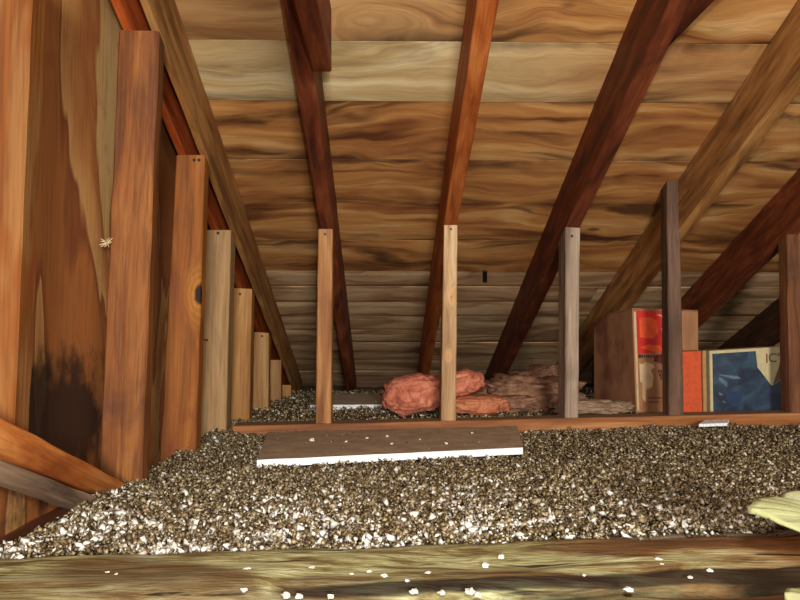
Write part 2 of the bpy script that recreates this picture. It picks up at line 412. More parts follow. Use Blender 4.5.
tag(post('wall_stud', (270, 360), (281, 360), (281, 415), (269, 415), 3.63, .05, s5m, foot=FT, slope=True), 'second shortest brown stud, low under the slope of the roof', 'stud', G)
tag(post('wall_stud', (281, 385), (291, 385), (291, 415), (281, 415), 3.90, .05, s4m, foot=FT, slope=True), 'shortest stub of a stud at the far end of the gable wall', 'stud', G)
# straw-like tuft caught on the second stud
def tuft():
    cu = bpy.data.curves.new('tuft', 'CURVE'); cu.dimensions = '3D'; cu.bevel_depth = .0007; cu.bevel_resolution = 1
    c = P(106, 242, 1.59)
    for i in range(38):
        s = cu.splines.new('POLY'); s.points.add(3)
        d = Vector((random.uniform(-1, 1), random.uniform(-1, -.1), random.uniform(-.8, .8))).normalized()
        ln = random.uniform(.006, .018); q = Vector((0, .006, 0))
        for j in range(4):
            s.points[j].co = (*q, 1); q = q+d*ln/3+Vector((random.uniform(-1, 1), random.uniform(-1, 1), random.uniform(-1, 1)))*.002
    tmp = bpy.data.objects.new('tmp', cu); COL.objects.link(tmp)
    me = bpy.data.meshes.new_from_object(tmp.evaluated_get(bpy.context.evaluated_depsgraph_get()))
    bpy.data.objects.remove(tmp)
    me.materials.clear(); me.materials.append(plain('straw', (214, 190, 150)))
    me.name = 'fibre_tuft'
    o = bpy.data.objects.new('fibre_tuft', me); COL.objects.link(o); o.location = c
    tag(o, 'tiny pale tuft of fibres caught on the edge of the tallest reddish stud', 'fibre tuft')
tuft()
# brace boards low on the left
def slant(name, near, far, yn, yf, th, mat, label):
    (nt, nb), (ft, fb) = near, far
    a = P(*nt, yn); b = P(*nb, yn); c = P(*ft, yf); d = P(*fb, yf); o = Vector((-th, 0, 0))
    return tag(timber(name, [b, a, a+o, b+o], [d, c, c+o, d+o], mat), label, 'brace', 'slanting boards against the gable wall')
bo = wood('brace_orange', (132, 62, 24), (184, 104, 46), (206, 136, 72), stain=(120, 56, 26), stain_amt=.4)
bg = wood('brace_grey', (76, 58, 46), (136, 110, 88), (164, 136, 108), stain=(60, 42, 32), stain_amt=.5)
slant('brace_board', ((-60, 383), (-60, 426)), ((127, 484), (100, 499)), .90, 1.52, .028, bo, 'orange slanting brace board meeting the foot of the tallest stud')
slant('brace_board', ((-60, 434), (-60, 460)), ((104, 500), (80, 511)), .97, 1.42, .018, bg, 'grey-brown weathered board just under the orange brace')
pm = wood('wall_plate_wood', (58, 30, 18), (96, 54, 30), (120, 74, 44), stain=(40, 22, 14), stain_amt=.5)
tag(timber('wall_plate', [(-.603, .75, .01), (-.552, .75, .01), (-.552, .75, INS-.006), (-.603, .75, INS-.006)], [(-.603, 1.58, .01), (-.552, 1.58, .01), (-.552, 1.58, INS-.006), (-.603, 1.58, INS-.006)], pm), 'dark brown plate lying along the foot of the gable wall, partly buried', 'wall plate')

# ------------------------------------------------------------------ knee wall: plate and studs
KP = 'studs of the low knee wall'
plm = wood('knee_plate_wood', (110, 64, 34), (154, 96, 52), (180, 128, 80), stain=(92, 56, 34), stain_amt=.45, stretch=16, dust=(120, 98, 78))
a = P(233, 426, 2.38); b = P(830, 412.5, 2.50)
dn = Vector((0, 0, .10))
tag(timber('knee_wall_plate', [a-dn, a, a+Vector((0, .105, 0)), a+Vector((0, .105, 0))-dn], [b-dn, b, b+Vector((0, .105, 0)), b+Vector((0, .105, 0))-dn], plm, nseg=60, wave=.002),
    'long orange-brown bottom plate lying on the loose fill under the short studs', 'bottom plate')
def ktop(px, Y):
    t = (px-233)/(830-233); q = a.lerp(b, t); return q.z
def kstud(tl, tr, br, bl, t, mat, label, slope=True):
    mid = (br[0]+bl[0])/2; Y = 2.385+(mid-233)/(597)*.12+.012
    return tag(post('knee_wall_stud', tl, tr, br, bl, Y, t, mat, foot=ktop(mid, Y)-.001, slope=slope), label, 'stud', KP), Y
k1m = wood('knee_honey_wood', (112, 66, 34), (160, 108, 60), (194, 148, 96), stain=(110, 56, 28), stain_amt=.5, stretch=12)
k2m = wood('knee_pale_wood', (136, 100, 66), (184, 148, 106), (208, 178, 138), stain=(128, 88, 54), stain_amt=.4, stretch=12, knots=((.004, -.03, .40, .008), (-.004, -.03, .21, .006)))
k3m = wood('knee_grey_wood', (96, 78, 64), (142, 122, 102), (170, 150, 128), stain=(88, 68, 54), stain_amt=.4, stretch=12)
k4m = wood('knee_brown_wood', (60, 42, 32), (96, 70, 54), (122, 92, 72), stain=(50, 32, 24), stain_amt=.5, stretch=12)
k5m = wood('knee_red_brown_wood', (70, 42, 26), (116, 72, 44), (142, 96, 60), stain=(56, 32, 22), stain_amt=.5, stretch=12)
o, Y = kstud((318, 229), (332.5, 229), (331, 421), (315.5, 421), .075, k1m, 'honey-brown knee-wall stud on the left, standing before the dark red-brown rafter'); nail(o, 325, 234, Y, .004)
o, Y = kstud((444, 225), (457.5, 225), (456, 417), (441, 417), .075, k2m, 'palest knee-wall stud, standing in front of the pink insulation'); nail(o, 451, 229, Y, .004)
o, Y = kstud((565.5, 227), (580, 228), (578.5, 416), (565, 416), .10, k3m, 'weathered grey knee-wall stud left of the cardboard box'); nail(o, 572, 236, Y, .005)
o, Y = kstud((667, 181), (679.5, 181), (684, 413), (669, 413), .06, k4m, 'dark brown knee-wall stud in front of the cardboard box', slope=False)
o, Y = kstud((787, 232), (805, 232), (807, 411), (790, 411), .06, k5m, 'reddish brown knee-wall stud cut by the right edge, beside the blue box', slope=True)

# ------------------------------------------------------------------ foreground beam and board
GAP_STREAK = .938
def beam_material(name, olive=1.0):
    k = NT(name); tc = k.new('ShaderNodeTexCoord').outputs['Object']
    sep = k.new('ShaderNodeSeparateXYZ'); k.link(tc, sep.inputs[0])
    g = k.noise(k.vmath('MULTIPLY', tc, (1, 1, .2)), 20, 7, .7, 2.2)
    big = k.noise(k.vmath('MULTIPLY', tc, (1, 1, .4)), 7, 4, .6, .8)
    fine = k.noise(k.vmath('MULTIPLY', tc, (1, 1, .08)), 140, 4, .6)
    green = k.ramp(g, [(.30, rgba((84, 66, 42))), (.42, rgba((128, 116, 74))), (.50, rgba((166, 164, 114))), (.62, rgba((204, 208, 164)))])
    brown = k.ramp(g, [(.30, rgba((98, 66, 38))), (.50, rgba((142, 102, 60))), (.70, rgba((172, 134, 88)))])
    f = k.step(k.math('ADD', k.math('MULTIPLY', sep.outputs[2], .8), big), .66, .88)
    c = k.mix(f, green, brown)
    c = k.mix(k.math('MULTIPLY', k.step(big, .46, .62), .8), c, rgba((96, 70, 42)))
    c = k.mix(k.math('MULTIPLY', k.step(fine, .47, .7), .4), c, rgba((66, 48, 26)))
    cr = k.noise(k.vmath('MULTIPLY', tc, (1, 1, .1)), 34, 3, .6, .6)
    c = k.mix(k.math('MULTIPLY', k.step(cr, .62, .66), .85), c, rgba((24, 16, 12)))
    # black streak along the near arris: dark stain, plus painted shade of the gap
    ny = k.math('SUBTRACT', sep.outputs[0], k.math('MULTIPLY_ADD', sep.outputs[2], .10, GAP_STREAK))
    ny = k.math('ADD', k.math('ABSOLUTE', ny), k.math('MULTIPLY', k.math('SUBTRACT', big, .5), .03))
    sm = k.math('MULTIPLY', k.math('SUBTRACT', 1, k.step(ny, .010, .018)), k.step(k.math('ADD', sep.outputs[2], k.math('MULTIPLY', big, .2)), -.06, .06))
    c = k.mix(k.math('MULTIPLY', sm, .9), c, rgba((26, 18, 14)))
    k.link(c, k.b.inputs['Base Color']); k.b.inputs['Roughness'].default_value = .75; k.b.inputs['Specular IOR Level'].default_value = .2
    k.bump(k.math('ADD', g, k.math('MULTIPLY', fine, .6)), .9, .006)
    return k.m
bx0, bx1 = -.606, 1.7
def by(x): return 1.075+.098*(x+.5)            # back edge of the beam
def beam(name, off0, off1, ztop, zbot, mat, label, nx=220, ny=14, tilt=0.0, x0=bx0):
    """an old hand-hewn timber: uneven top, worn near edge"""
    M = Matrix.Identity(4)
    verts = []; faces = []
    prof = [(off0, zbot)]+[(off0+(off1-off0)*j/ny, None) for j in range(ny+1)]+[(off1, zbot)]
    n = len(prof)
    for i in range(nx+1):
        x = x0+(bx1-x0)*i/nx
        for j, (o_, z) in enumerate(prof):
            e = 0
            if z is None:
                v = (j-1)/ny
                e = .013*(abs(v-.5)*2)**6 + .007*noise.noise(Vector((x*3, v*2, 4)))+.0035*noise.noise(Vector((x*9, v*7, 9)))+.0012*noise.noise(Vector((x*40, v*30, 9)))
                zz = ztop-e-abs(.002*noise.noise(Vector((x*14, v*22, 2))))
            else: zz = z
            yy = by(x)+o_+.006*noise.noise(Vector((x*5, j*.0+o_*3, 7)))+.002*noise.noise(Vector((x*22, o_*30, 7)))
            verts.append((yy, -zz, x))       # local frame: Z runs along the timber
    for i in range(nx):
        for j in range(n-1): faces.append((i*n+j, i*n+j+1, (i+1)*n+j+1, (i+1)*n+j))
        faces.append((i*n+n-1, i*n, (i+1)*n, (i+1)*n+n-1))
    faces.append(tuple(range(n))[::-1]); faces.append(tuple(nx*n+j for j in range(n)))
    # local z -> world x, local x -> world y, local y -> world -z
    M = Matrix(((0, 0, 1, 0), (1, 0, 0, 0), (0, -1, 0, 0), (0, 0, 0, 1)))
    o = mesh_obj(name, verts, faces, mat, M=M, smooth=True)
    bm = bmesh.new(); bm.from_mesh(o.data); bmesh.ops.recalc_face_normals(bm, faces=bm.faces); bm.to_mesh(o.data); bm.free()
    return tag(o, label, 'timber')
BZ = INS+.006
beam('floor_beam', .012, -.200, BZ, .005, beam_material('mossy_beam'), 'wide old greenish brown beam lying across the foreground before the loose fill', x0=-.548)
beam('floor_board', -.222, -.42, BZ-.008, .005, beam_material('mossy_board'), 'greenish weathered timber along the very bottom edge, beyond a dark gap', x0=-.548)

# ------------------------------------------------------------------ foam sheets
foam_w = plain('white_foam', (236, 238, 240), rough=.6, nscale=160, amt=.12, bump=.5)
foam_t = plain('dusty_foam_face', (146, 124, 98), rough=.9, nscale=22, col2=(166, 144, 116), bump=.4)
def sheet(name, corners, th, label, mat_top=foam_t):
    """corners FL, FR, BR, BL of the top face"""
    c = [Vector(v) for v in corners]; bm = bmesh.new(); n = 22
    def q(u, v): return c[0].lerp(c[1], u).lerp(c[3].lerp(c[2], u), v)
    gt = [[bm.verts.new(q(i/n, j/n)+Vector((.002*noise.noise(Vector((j, i*1.3, 5))) if i in (0, n) else 0, .003*noise.noise(Vector((i*.8, j, 2))) if j in (0, n) else 0, .0008*noise.noise(Vector((i*.4, j*.4, 0)))))) for i in range(n+1)] for j in range(n+1)]
    top = []
    for j in range(n):
        for i in range(n): top.append(bm.faces.new((gt[j][i], gt[j][i+1], gt[j+1][i+1], gt[j+1][i])))
    ring = [gt[0][i] for i in range(n+1)]+[gt[j][n] for j in range(1, n+1)]+[gt[n][i] for i in range(n-1, -1, -1)]+[gt[j][0] for j in range(n-1, 0, -1)]
    lo = [bm.verts.new(v.co-Vector((0, 0, th+.001*random.random()))) for v in ring]
    for k in range(len(ring)): bm.faces.new((ring[k], lo[k], lo[(k+1) % len(lo)], ring[(k+1) % len(ring)]))
    bm.faces.new(lo[::-1])
    bmesh.ops.recalc_face_normals(bm, faces=bm.faces)
    for f in top: f.material_index = 1
    me = bpy.data.meshes.new(name); bm.to_mesh(me); bm.free(); me.materials.append(foam_w); me.materials.append(mat_top)
    o = bpy.data.objects.new(name, me); COL.objects.link(o)
    return tag(o, label, 'foam sheet', 'foam insulation sheets')
big_c = [P(257, 460, 1.76), P(523, 447.5, 1.94), P(517, 426, 2.34), P(268, 432, 2.27)]
sheet('foam_sheet', big_c, .0165, 'large white foam sheet with dusty brown top, in front of the knee wall')
grey_t = plain('grey_foam_face', (186, 168, 144), rough=.9, nscale=22, col2=(160, 142, 120), bump=.4)
sc_ = [P(310, 405, 3.28), P(389, 404.5, 3.28), P(379, 394, 3.85), P(320, 393, 3.85)]
sheet('foam_sheet', sc_, .024, 'smaller grey-topped foam sheet lying behind the knee wall, left of the pink insulation', grey_t)

# ------------------------------------------------------------------ loose fill (vermiculite)
XL = -.548
def front_y(x): return by(x)+.004
def in_board(x, y):
    """inside the big foam sheet's footprint"""
    res = np.ones_like(x, bool)
    pts = [(v.x, v.y) for v in big_c]
    for k in range(4):
        (x0, y0), (x1, y1) = pts[k], pts[(k+1) % 4]
        res &= ((x1-x0)*(y-y0)-(y1-y0)*(x-x0)) > .0
    return res
def hf(x, y):
    return INS + .014*np.maximum(0, x) + .0045*np.sin(x*7+y*3)*np.sin(y*9-x*2)+.003*np.sin(x*23+1)*np.sin(y*19) + .0022*np.sin(x*61+y*13)*np.sin(y*57-x*11)
def base_fill():
    nx, ny = 260, 300
    verts = []; faces = []
    for j in range(ny+1):
        for i in range(nx+1):
            x = XL+(3.3-XL)*i/nx; y0 = front_y(x)-.002; y = y0+(4.7-y0)*(j/ny)**1.3
            z = float(hf(np.float64(x), np.float64(y)))-.006
            z = min(z, roof_z(y, H2)-.004)
            if j == 0: z -= .004
            verts.append((x, y, z))
    W_ = nx+1
    for j in range(ny):
        for i in range(nx): faces.append((j*W_+i, j*W_+i+1, (j+1)*W_+i+1, (j+1)*W_+i))
    # sides down to the floor
    ring = [i for i in range(W_)]+[j*W_+nx for j in range(1, ny+1)]+[ny*W_+i for i in range(nx-1, -1, -1)]+[j*W_ for j in range(ny-1, 0, -1)]
    n0 = len(verts)
    for r in ring: verts.append((verts[r][0], verts[r][1], .002))
    for k in range(len(ring)):
        k2 = (k+1) % len(ring); faces.append((ring[k2], ring[k], n0+k, n0+k2))
    return verts, faces
def fill_material():
    k = NT('vermiculite')
    at = k.new('ShaderNodeAttribute', attribute_name='tone')
    tc = k.new('ShaderNodeTexCoord').outputs['Object']
    n = k.noise(tc, 260, 3, .6)
    c = k.mix(k.math('MULTIPLY', n, .6), at.outputs[0], rgba((60, 48, 32)), 'MIX')
    k.link(c, k.b.inputs['Base Color']); k.b.inputs['Roughness'].default_value = .42; k.b.inputs['Specular IOR Level'].default_value = .6
    k.bump(n, .6, .002)
    return k.m
def chips():
    P_, S_, T_ = [], [], []
    def region(n, xa, xb, ya, yb, smin, smax, lift, keep=None, white=0.1):
        x = rng.uniform(xa, xb, n); y = rng.uniform(ya, yb, n)
        ok = (y > 1.075+.098*(x+.5)+.001+rng.normal(0, .004, n)) & (x > XL+.002) & (np.abs(x-.03) < y*.60+.06)
        ok &= ~((y > 2.385+.02*(x+.4)) & (y < 2.50+.02*(x+.4)) & (x > -.49))
        ib = in_board(x, y)
        ok &= ~(ib & (rng.random(n) > .012))
        x, y, ib = x[ok], y[ok], ib[ok]
        m = len(x)
        s = smin+(smax-smin)*rng.random(m)**2.2
        z = hf(x, y)+rng.uniform(-.007, lift, m)
        # on the sheet: only on its top face
        if ib.any():
            b0, b1, b2, b3 = big_c
            z[ib] = np.interp(y[ib], [b0.y, b2.y], [(b0.z+b1.z)/2, (b2.z+b3.z)/2])+.003
            s[ib] *= .5
        r = rng.random(m); sp = .5+.5*np.sin(x*19+np.sin(y*23)*2)*np.sin(y*29+1)
        wf = white*(np.clip((1.62-y)/.5, .14, 1))*np.where(x > .25, np.clip(1-(x-.25)*2.2, .3, 1), 1)*(.15+1.6*sp**1.5)
        pal = np.array([lin(q) for q in ((92, 76, 46), (126, 108, 74), (160, 142, 104), (188, 174, 140), (216, 208, 186), (238, 236, 226), (58, 46, 28))])
        idx = np.select([r < .28, r < .52, r < .72, r < .84, r < .90, r < 2], [0, 1, 2, 3, 4, 6])
        isw = rng.random(m) < wf
        idx[isw] = 5; s[isw] *= 1.25
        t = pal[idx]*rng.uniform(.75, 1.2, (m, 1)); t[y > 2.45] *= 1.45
        P_.append(np.stack([x, y, z], 1)); S_.append(s); T_.append(np.clip(t, 0, .95))
    region(52000, -.56, .95, 1.05, 1.75, .0032, .0088, .008, white=.30)
    region(52000, -.56, 1.55, 1.65, 2.75, .0034, .0082, .007, white=.18)
    region(19000, -.56, 2.3, 2.5, 4.2, .004, .009, .007, white=.3)
    c = np.concatenate(P_); s = np.concatenate(S_); t = np.concatenate(T_); m = len(c)
    oct_ = np.array([(1, 0, 0), (0, 1, 0), (-1, 0, 0), (0, -1, 0), (0, 0, 1), (0, 0, -1)], float)
    tri = np.array([(0, 1, 4), (1, 2, 4), (2, 3, 4), (3, 0, 4), (1, 0, 5), (2, 1, 5), (3, 2, 5), (0, 3, 5)])
    v = oct_[None]*rng.uniform(.55, 1.15, (m, 6, 1)) + rng.normal(0, .18, (m, 6, 3))
    v *= np.stack([rng.uniform(.7, 1.2, m), rng.uniform(.7, 1.2, m), rng.uniform(.3, .9, m)], 1)[:, None]
    q = rng.normal(0, 1, (m, 4)); q /= np.linalg.norm(q, axis=1)[:, None]
    a, b, cc, d = q.T
    R = np.stack([1-2*(cc**2+d**2), 2*(b*cc-a*d), 2*(b*d+a*cc), 2*(b*cc+a*d), 1-2*(b**2+d**2), 2*(cc*d-a*b), 2*(b*d-a*cc), 2*(cc*d+a*b), 1-2*(b**2+cc**2)], 1).reshape(m, 3, 3)
    v = np.einsum('mij,mkj->mki', R, v)*s[:, None, None] + c[:, None]
    f = (tri[None]+6*np.arange(m)[:, None, None]).reshape(-1, 3)
    return v.reshape(-1, 3), f, np.repeat(t, 6, 0)
def loose_fill():
    bv, bf = base_fill(); cv, cf, ct = chips()
    nb = len(bv)
    V = np.concatenate([np.array(bv), cv]).astype(np.float32)
    loops = np.concatenate([np.array(bf).ravel(), (cf+nb).ravel()]).astype(np.int32)
    tot = np.concatenate([np.full(len(bf), 4), np.full(len(cf), 3)]).astype(np.int32)
    start = np.concatenate([[0], np.cumsum(tot)[:-1]]).astype(np.int32)
    me = bpy.data.meshes.new('loose_fill'); me.vertices.add(len(V)); me.vertices.foreach_set('co', V.ravel())
    me.loops.add(len(loops)); me.loops.foreach_set('vertex_index', loops)
    me.polygons.add(len(tot)); me.polygons.foreach_set('loop_start', start); me.polygons.foreach_set('loop_total', tot)
    me.update(calc_edges=True)
    at = me.attributes.new('tone', 'FLOAT_COLOR', 'POINT')
    col = np.ones((len(V), 4), np.float32); col[:nb, :3] = lin((84, 70, 50)); col[nb:, :3] = ct
    at.data.foreach_set('color', col.ravel())
    me.materials.append(fill_material())
    o = bpy.data.objects.new('loose_fill', me); COL.objects.link(o)
    tag(o, 'loose brown and white granular insulation fill covering the attic floor', 'insulation', kind='stuff')
loose_fill()

# ------------------------------------------------------------------ white crumbs
crumb_m = plain('foam_crumb_white', (240, 236, 226), nscale=300, amt=.2, bump=.6)
def lump_mesh(name, r, sub=2, rough=.35, flat=.6, seed=0):
    bm = bmesh.new(); bmesh.ops.create_icosphere(bm, subdivisions=sub, radius=1)
    for v in bm.verts:
        n = 1+rough*noise.noise(v.co*1.6+Vector((seed*3.1, 0, 0)))*2+rough*.5*noise.noise(v.co*4+Vector((0, seed, 0)))
        v.co = Vector((v.co.x*n, v.co.y*n, v.co.z*n*flat))*r
    me = bpy.data.meshes.new(name); bm.to_mesh(me); bm.free(); me.materials.append(crumb_m); return me
meshes = [lump_mesh('foam_crumb', 1, 2, .4, .6, s) for s in range(6)]
def ground_pt(px, py, z):
    r = RM @ Vector(((px-400)/F, -(py-300)/F, -1)); return Vector((0, 0, CZ))+r*((z-CZ)/r.z)
bc = [(686, 549.5, 3), (659, 561, 4.5), (662, 565, 3), (710, 570.5, 3.2), (628, 558, 2.2), (629, 590, 5), (690, 577, 2.5), (501, 557, 3.8), (485, 566, 4.2), (428, 574, 4),
      (407, 581, 3), (414, 592, 4.5), (442, 593, 4), (584, 575, 2.2), (247, 571, 5), (267, 577, 5), (271, 573, 3.5), (312, 569, 4.5), (244, 590, 3.5), (286, 596, 5),
      (299, 597, 4.5), (384, 577, 4.5), (369, 572, 3.4), (352, 574, 2.6), (330, 597, 4), (107, 573, 3), (116, 575, 2.8), (166, 577, 3), (20, 557, 3.5), (134, 586, 2), (470, 592, 5.5), (478, 595, 4)]
for i, (px, py, s) in enumerate(bc):
    o = bpy.data.objects.new('foam_crumb', meshes[i % 6]); COL.objects.link(o)
    p = ground_pt(px, py, BZ-.001); r = s/F*p.y*.85
    o.location = (p.x, p.y, BZ-.002+r*.35); o.scale = (r, r, r); o.rotation_euler = (0, 0, i*1.7)
    tag(o, 'small white foam crumb lying on the greenish timbers of the foreground', 'crumb', 'white crumbs on the foreground timbers')
sheet_pts = [(312, 441, 3), (367, 438.5, 1.5), (387, 437, 1.8), (392, 444, 1.6), (446, 444, 2), (346, 442, 1.5), (472, 434, 1.6), (420, 440, 1.3)]
zb = sum(v.z for v in big_c)/4
for i, (px, py, s) in enumerate(sheet_pts):
    o = bpy.data.objects.new('foam_crumb', meshes[(i+2) % 6]); COL.objects.link(o)
    p = ground_pt(px, py, zb); r = s/F*p.y*.85
    u = (p.y-1.85)/.45; z = (big_c[0].z+big_c[1].z)/2*(1-u)+(big_c[2].z+big_c[3].z)/2*u
    o.location = (p.x, p.y, z+r*.45); o.scale = (r, r, r); o.rotation_euler = (0, 0, i*2.3)
    tag(o, 'tiny white crumb lying on the dusty top of the large foam sheet', 'crumb', 'white crumbs on the large foam sheet')

# ------------------------------------------------------------------ glass-fibre batts
def fibre(name, c1, c2, c3, nscale=30, strand=(1, 1, 1), bd=.01):
    k = NT(name); tc = k.new('ShaderNodeTexCoord').outputs['Object']
    n = k.noise(k.vmath('MULTIPLY', tc, strand), nscale, 6, .65, 1.0); f = k.noise(tc, 260, 3, .7)
    c = k.ramp(n, [(.32, rgba(c1)), (.5, rgba(c2)), (.68, rgba(c3))])
    k.link(c, k.b.inputs['Base Color']); k.b.inputs['Roughness'].default_value = .95; k.b.inputs['Specular IOR Level'].default_value = .1
    k.bump(k.math('ADD', n, k.math('MULTIPLY', f, .5)), 1, bd)
    return k.m
def blob(bm, c, r, sq=.6, rough=.12, seed=0, rot=0.0, tilt=0.0, folds=0.0):
    """a soft squashed bolster with creases"""
    g = bmesh.ops.create_icosphere(bm, subdivisions=5, radius=1)['verts']
    R = Matrix.Rotation(rot, 3, 'Z') @ Matrix.Rotation(tilt, 3, 'Y')
    for v in g:
        p = v.co
        q = Vector([math.copysign(abs(t)**sq, t) for t in p])
        n = 1+rough*noise.fractal(p*2.2+Vector((seed, 0, 0)), .8, 2, 4)+folds*math.sin(p.x*9+p.z*5+seed)*.5
        n += .03*noise.noise(p*14+Vector((0, seed, 0)))
        q = Vector((q.x*r[0], q.y*r[1], q.z*r[2]))*n
        v.co = Vector(c)+R@q
def batt(name, blobs, mat, label, group=None):
    bm = bmesh.new()
    for b_ in blobs: blob(bm, **b_)
    me = bpy.data.meshes.new(name); bm.to_mesh(me); bm.free(); me.materials.append(mat)
    for p in me.polygons: p.use_smooth = True
    o = bpy.data.objects.new(name, me); COL.objects.link(o)
    return tag(o, label, 'insulation', group)
pink = fibre('pink_fibre', (166, 88, 70), (214, 126, 98), (236, 164, 134), 26)
pink2 = fibre('orange_pink_fibre', (164, 92, 62), (206, 130, 92), (226, 160, 120), 26)
brown_f = fibre('dusty_fibre', (104, 74, 58), (150, 110, 86), (180, 140, 110), 18)
def C(px, py, Y): return P(px, py, Y)
batt('insulation_batt', [dict(c=C(414, 394, 2.84), r=(.118, .10, .068), sq=.75, rough=.16, seed=3, tilt=-.12, folds=.05),
                         dict(c=C(461, 383, 2.82), r=(.082, .085, .042), sq=.7, rough=.16, seed=8, tilt=-.2, folds=.05)], pink,
     'folded pink glass-fibre batt behind the palest knee-wall stud', 'glass-fibre insulation')
batt('insulation_batt', [dict(c=C(474, 404, 2.84), r=(.125, .12, .034), sq=.6, rough=.12, seed=5, folds=.04)], pink2,
     'flat orange-pink piece of batt lying under the folded pink one', 'glass-fibre insulation')
batt('insulation_batt', [dict(c=C(527, 397, 3.25), r=(.22, .24, .085), sq=.6, rough=.24, seed=12, folds=.09),
                         dict(c=C(536, 378, 3.45), r=(.12, .12, .05), sq=.7, rough=.3, seed=15, tilt=-.25, folds=.1),
                         dict(c=C(508, 403, 2.95), r=(.10, .08, .03), sq=.7, rough=.3, seed=19, folds=.1)], brown_f,
     'dusty brownish heap of crumpled batt left of the grey stud', 'glass-fibre insulation')
tornm = fibre('dusty_tan_fibre', (128, 104, 82), (168, 140, 112), (192, 166, 136), 22)
batt('insulation_batt', [dict(c=C(590, 406, 2.78), r=(.14, .10, .022), sq=.7, rough=.3, seed=23, folds=.08)], tornm,
     'thin dusty tan scrap of batt between grey stud and cardboard box', 'glass-fibre insulation')
# pale yellow-green batt on the right, in the foreground: a ragged slab with thickness
def slab(name, outline, Yf, label, th, seed, lift=0.0):
    """outline: the top edge contour in the attic, as (px, py, Y)"""
    pts = [P(*q) if q[0] > 5 else Vector(q) for q in outline]; c = sum(pts, Vector())/len(pts)
    bm = bmesh.new()
    n = 12; rings = []
    up = []
    m = len(pts)*6
    cont = []
    for i in range(m):
        t = i/6; i0 = int(t) % len(pts); i1 = (i0+1) % len(pts); p = pts[i0].lerp(pts[i1], t-int(t))
        cont.append(p+noise.noise_vector(p*70)*.003)
    for side, zo in ((0, 0), (1, -th)):
        for k in range(n, -1, -1) if side == 0 else range(0, n+1):
            s = (1-((n-k)/n)) if True else 0
            rr = max(k/n, .02)
            rings.append([bm.verts.new(c.lerp(p, rr)+Vector((0, 0, zo+(.004*(1-rr**4) if side == 0 else 0))) + noise.noise_vector(c.lerp(p, rr)*26+Vector((seed, side, 0)))*.0025) for p in cont])
    rings = rings[:n+1][::-1]+rings[n+1:][::-1]   # centre -> rim (top), rim -> centre (bottom)
    for a_, b_ in zip(rings[:-1], rings[1:]):
        for i in range(m): bm.faces.new((a_[i], a_[(i+1) % m], b_[(i+1) % m], b_[i]))
    bm.faces.new(rings[0][::-1]); bm.faces.new(rings[-1])
    bmesh.ops.recalc_face_normals(bm, faces=bm.faces)
    me = bpy.data.meshes.new(name); bm.to_mesh(me); bm.free(); me.materials.append(fibre('pale_yellow_fibre_'+name, (134, 134, 92), (150, 152, 110), (162, 166, 130), 9, bd=.002))
    for p in me.polygons: p.use_smooth = True
    o = bpy.data.objects.new(name, me); COL.objects.link(o)
    return tag(o, label, 'insulation', 'pale yellow batts on the right')
slab('yellow_batt', [(747, 507, .82), (754, 499, .84), (764, 497, .86), (780, 494, .88), (800, 489, .90), (830, 482, .92), (.84, 1.00, BZ+.008), (.90, .80, BZ+.008), (.70, .72, BZ+.030), (800, 529, .80), (784, 521, .80), (768, 514, .81), (755, 509, .81)], 1.0,
     'pale yellow-green torn batt jutting in from the right over the fill', .006, 1)
slab('yellow_batt', [(784, 594, .80), (790, 588, .82), (800, 586, .83), (830, 584, .85), (.62, .82, BZ+.012), (.62, .70, BZ+.012), (820, 625, .78), (795, 606, .79)], .87,
     'small pale batt scrap at the lower right corner on the foreground timber', .01, 4)
o = sheet('foam_scrap', [P(699, 424, 2.30), P(727, 423, 2.32), P(729, 419.5, 2.40), P(705, 420, 2.40)], .008, 'thin white foam scrap lying on the fill against the bottom plate, below the orange box', foam_w)

# ------------------------------------------------------------------ boxes behind the knee wall
card = plain('cardboard', (160, 112, 72), nscale=30, amt=.3, bump=.15, stretch=(1, 1, .3))
card_d = plain('stained_cardboard', (176, 124, 86), nscale=5, col2=(132, 74, 56), bump=.2)
red = plain('red_print', (206, 30, 22), nscale=14, amt=.35, bump=.05)
oran = plain('orange_print', (228, 82, 28), nscale=20, amt=.3, bump=.05)
pale = plain('cream_print', (206, 178, 134), nscale=24, amt=.25, bump=.05)
ink = plain('brown_ink', (66, 36, 26), nscale=40, amt=.2, bump=.0)
def hexa(name, c, mat, parent=None, ch=0.0):
    """c: bottom FL FR BR BL then top FL FR BR BL"""
    M = Matrix.Translation(Vector(c[0])); vv = [Vector(v)-Vector(c[0]) for v in c]
    bm = bmesh.new(); b = [bm.verts.new(v) for v in vv]
    for f in ((3, 2, 1, 0), (4, 5, 6, 7), (0, 1, 5, 4), (1, 2, 6, 5), (2, 3, 7, 6), (3, 0, 4, 7)): bm.faces.new([b[i] for i in f])
    bmesh.ops.recalc_face_normals(bm, faces=bm.faces)
    if ch: bmesh.ops.bevel(bm, geom=bm.edges[:], offset=ch, segments=2, affect='EDGES')
    me = bpy.data.meshes.new(name); bm.to_mesh(me); bm.free(); me.materials.append(mat)
    o = bpy.data.objects.new(name, me); COL.objects.link(o); o.matrix_world = M
    if parent: adopt(o, parent)
    return o
def face_panel(name, quad, polys, mat, parent, out=.0012):
    """flat print on a face: quad = BL, BR, TR, TL; polys in (u, v)"""
    q = [Vector(v) for v in quad]; n = (q[1]-q[0]).cross(q[3]-q[0]).normalized()
    def pt(u, v): return q[0].lerp(q[1], u).lerp(q[3].lerp(q[2], u), v)
    vs2 = []; fs = []
    for pl in polys:
        k = len(vs2)
        fr = [pt(u, v)+n*out for u, v in pl]; bk = [pt(u, v)-n*.0004 for u, v in pl]
        vs2 += fr+bk; m = len(pl)
        fs.append(tuple(range(k, k+m))); fs.append(tuple(range(k+2*m-1, k+m-1, -1)))
        for i in range(m): fs.append((k+i, k+m+i, k+m+(i+1) % m, k+(i+1) % m))
    o = mesh_obj(name, vs2, fs, mat); adopt(o, parent); return o
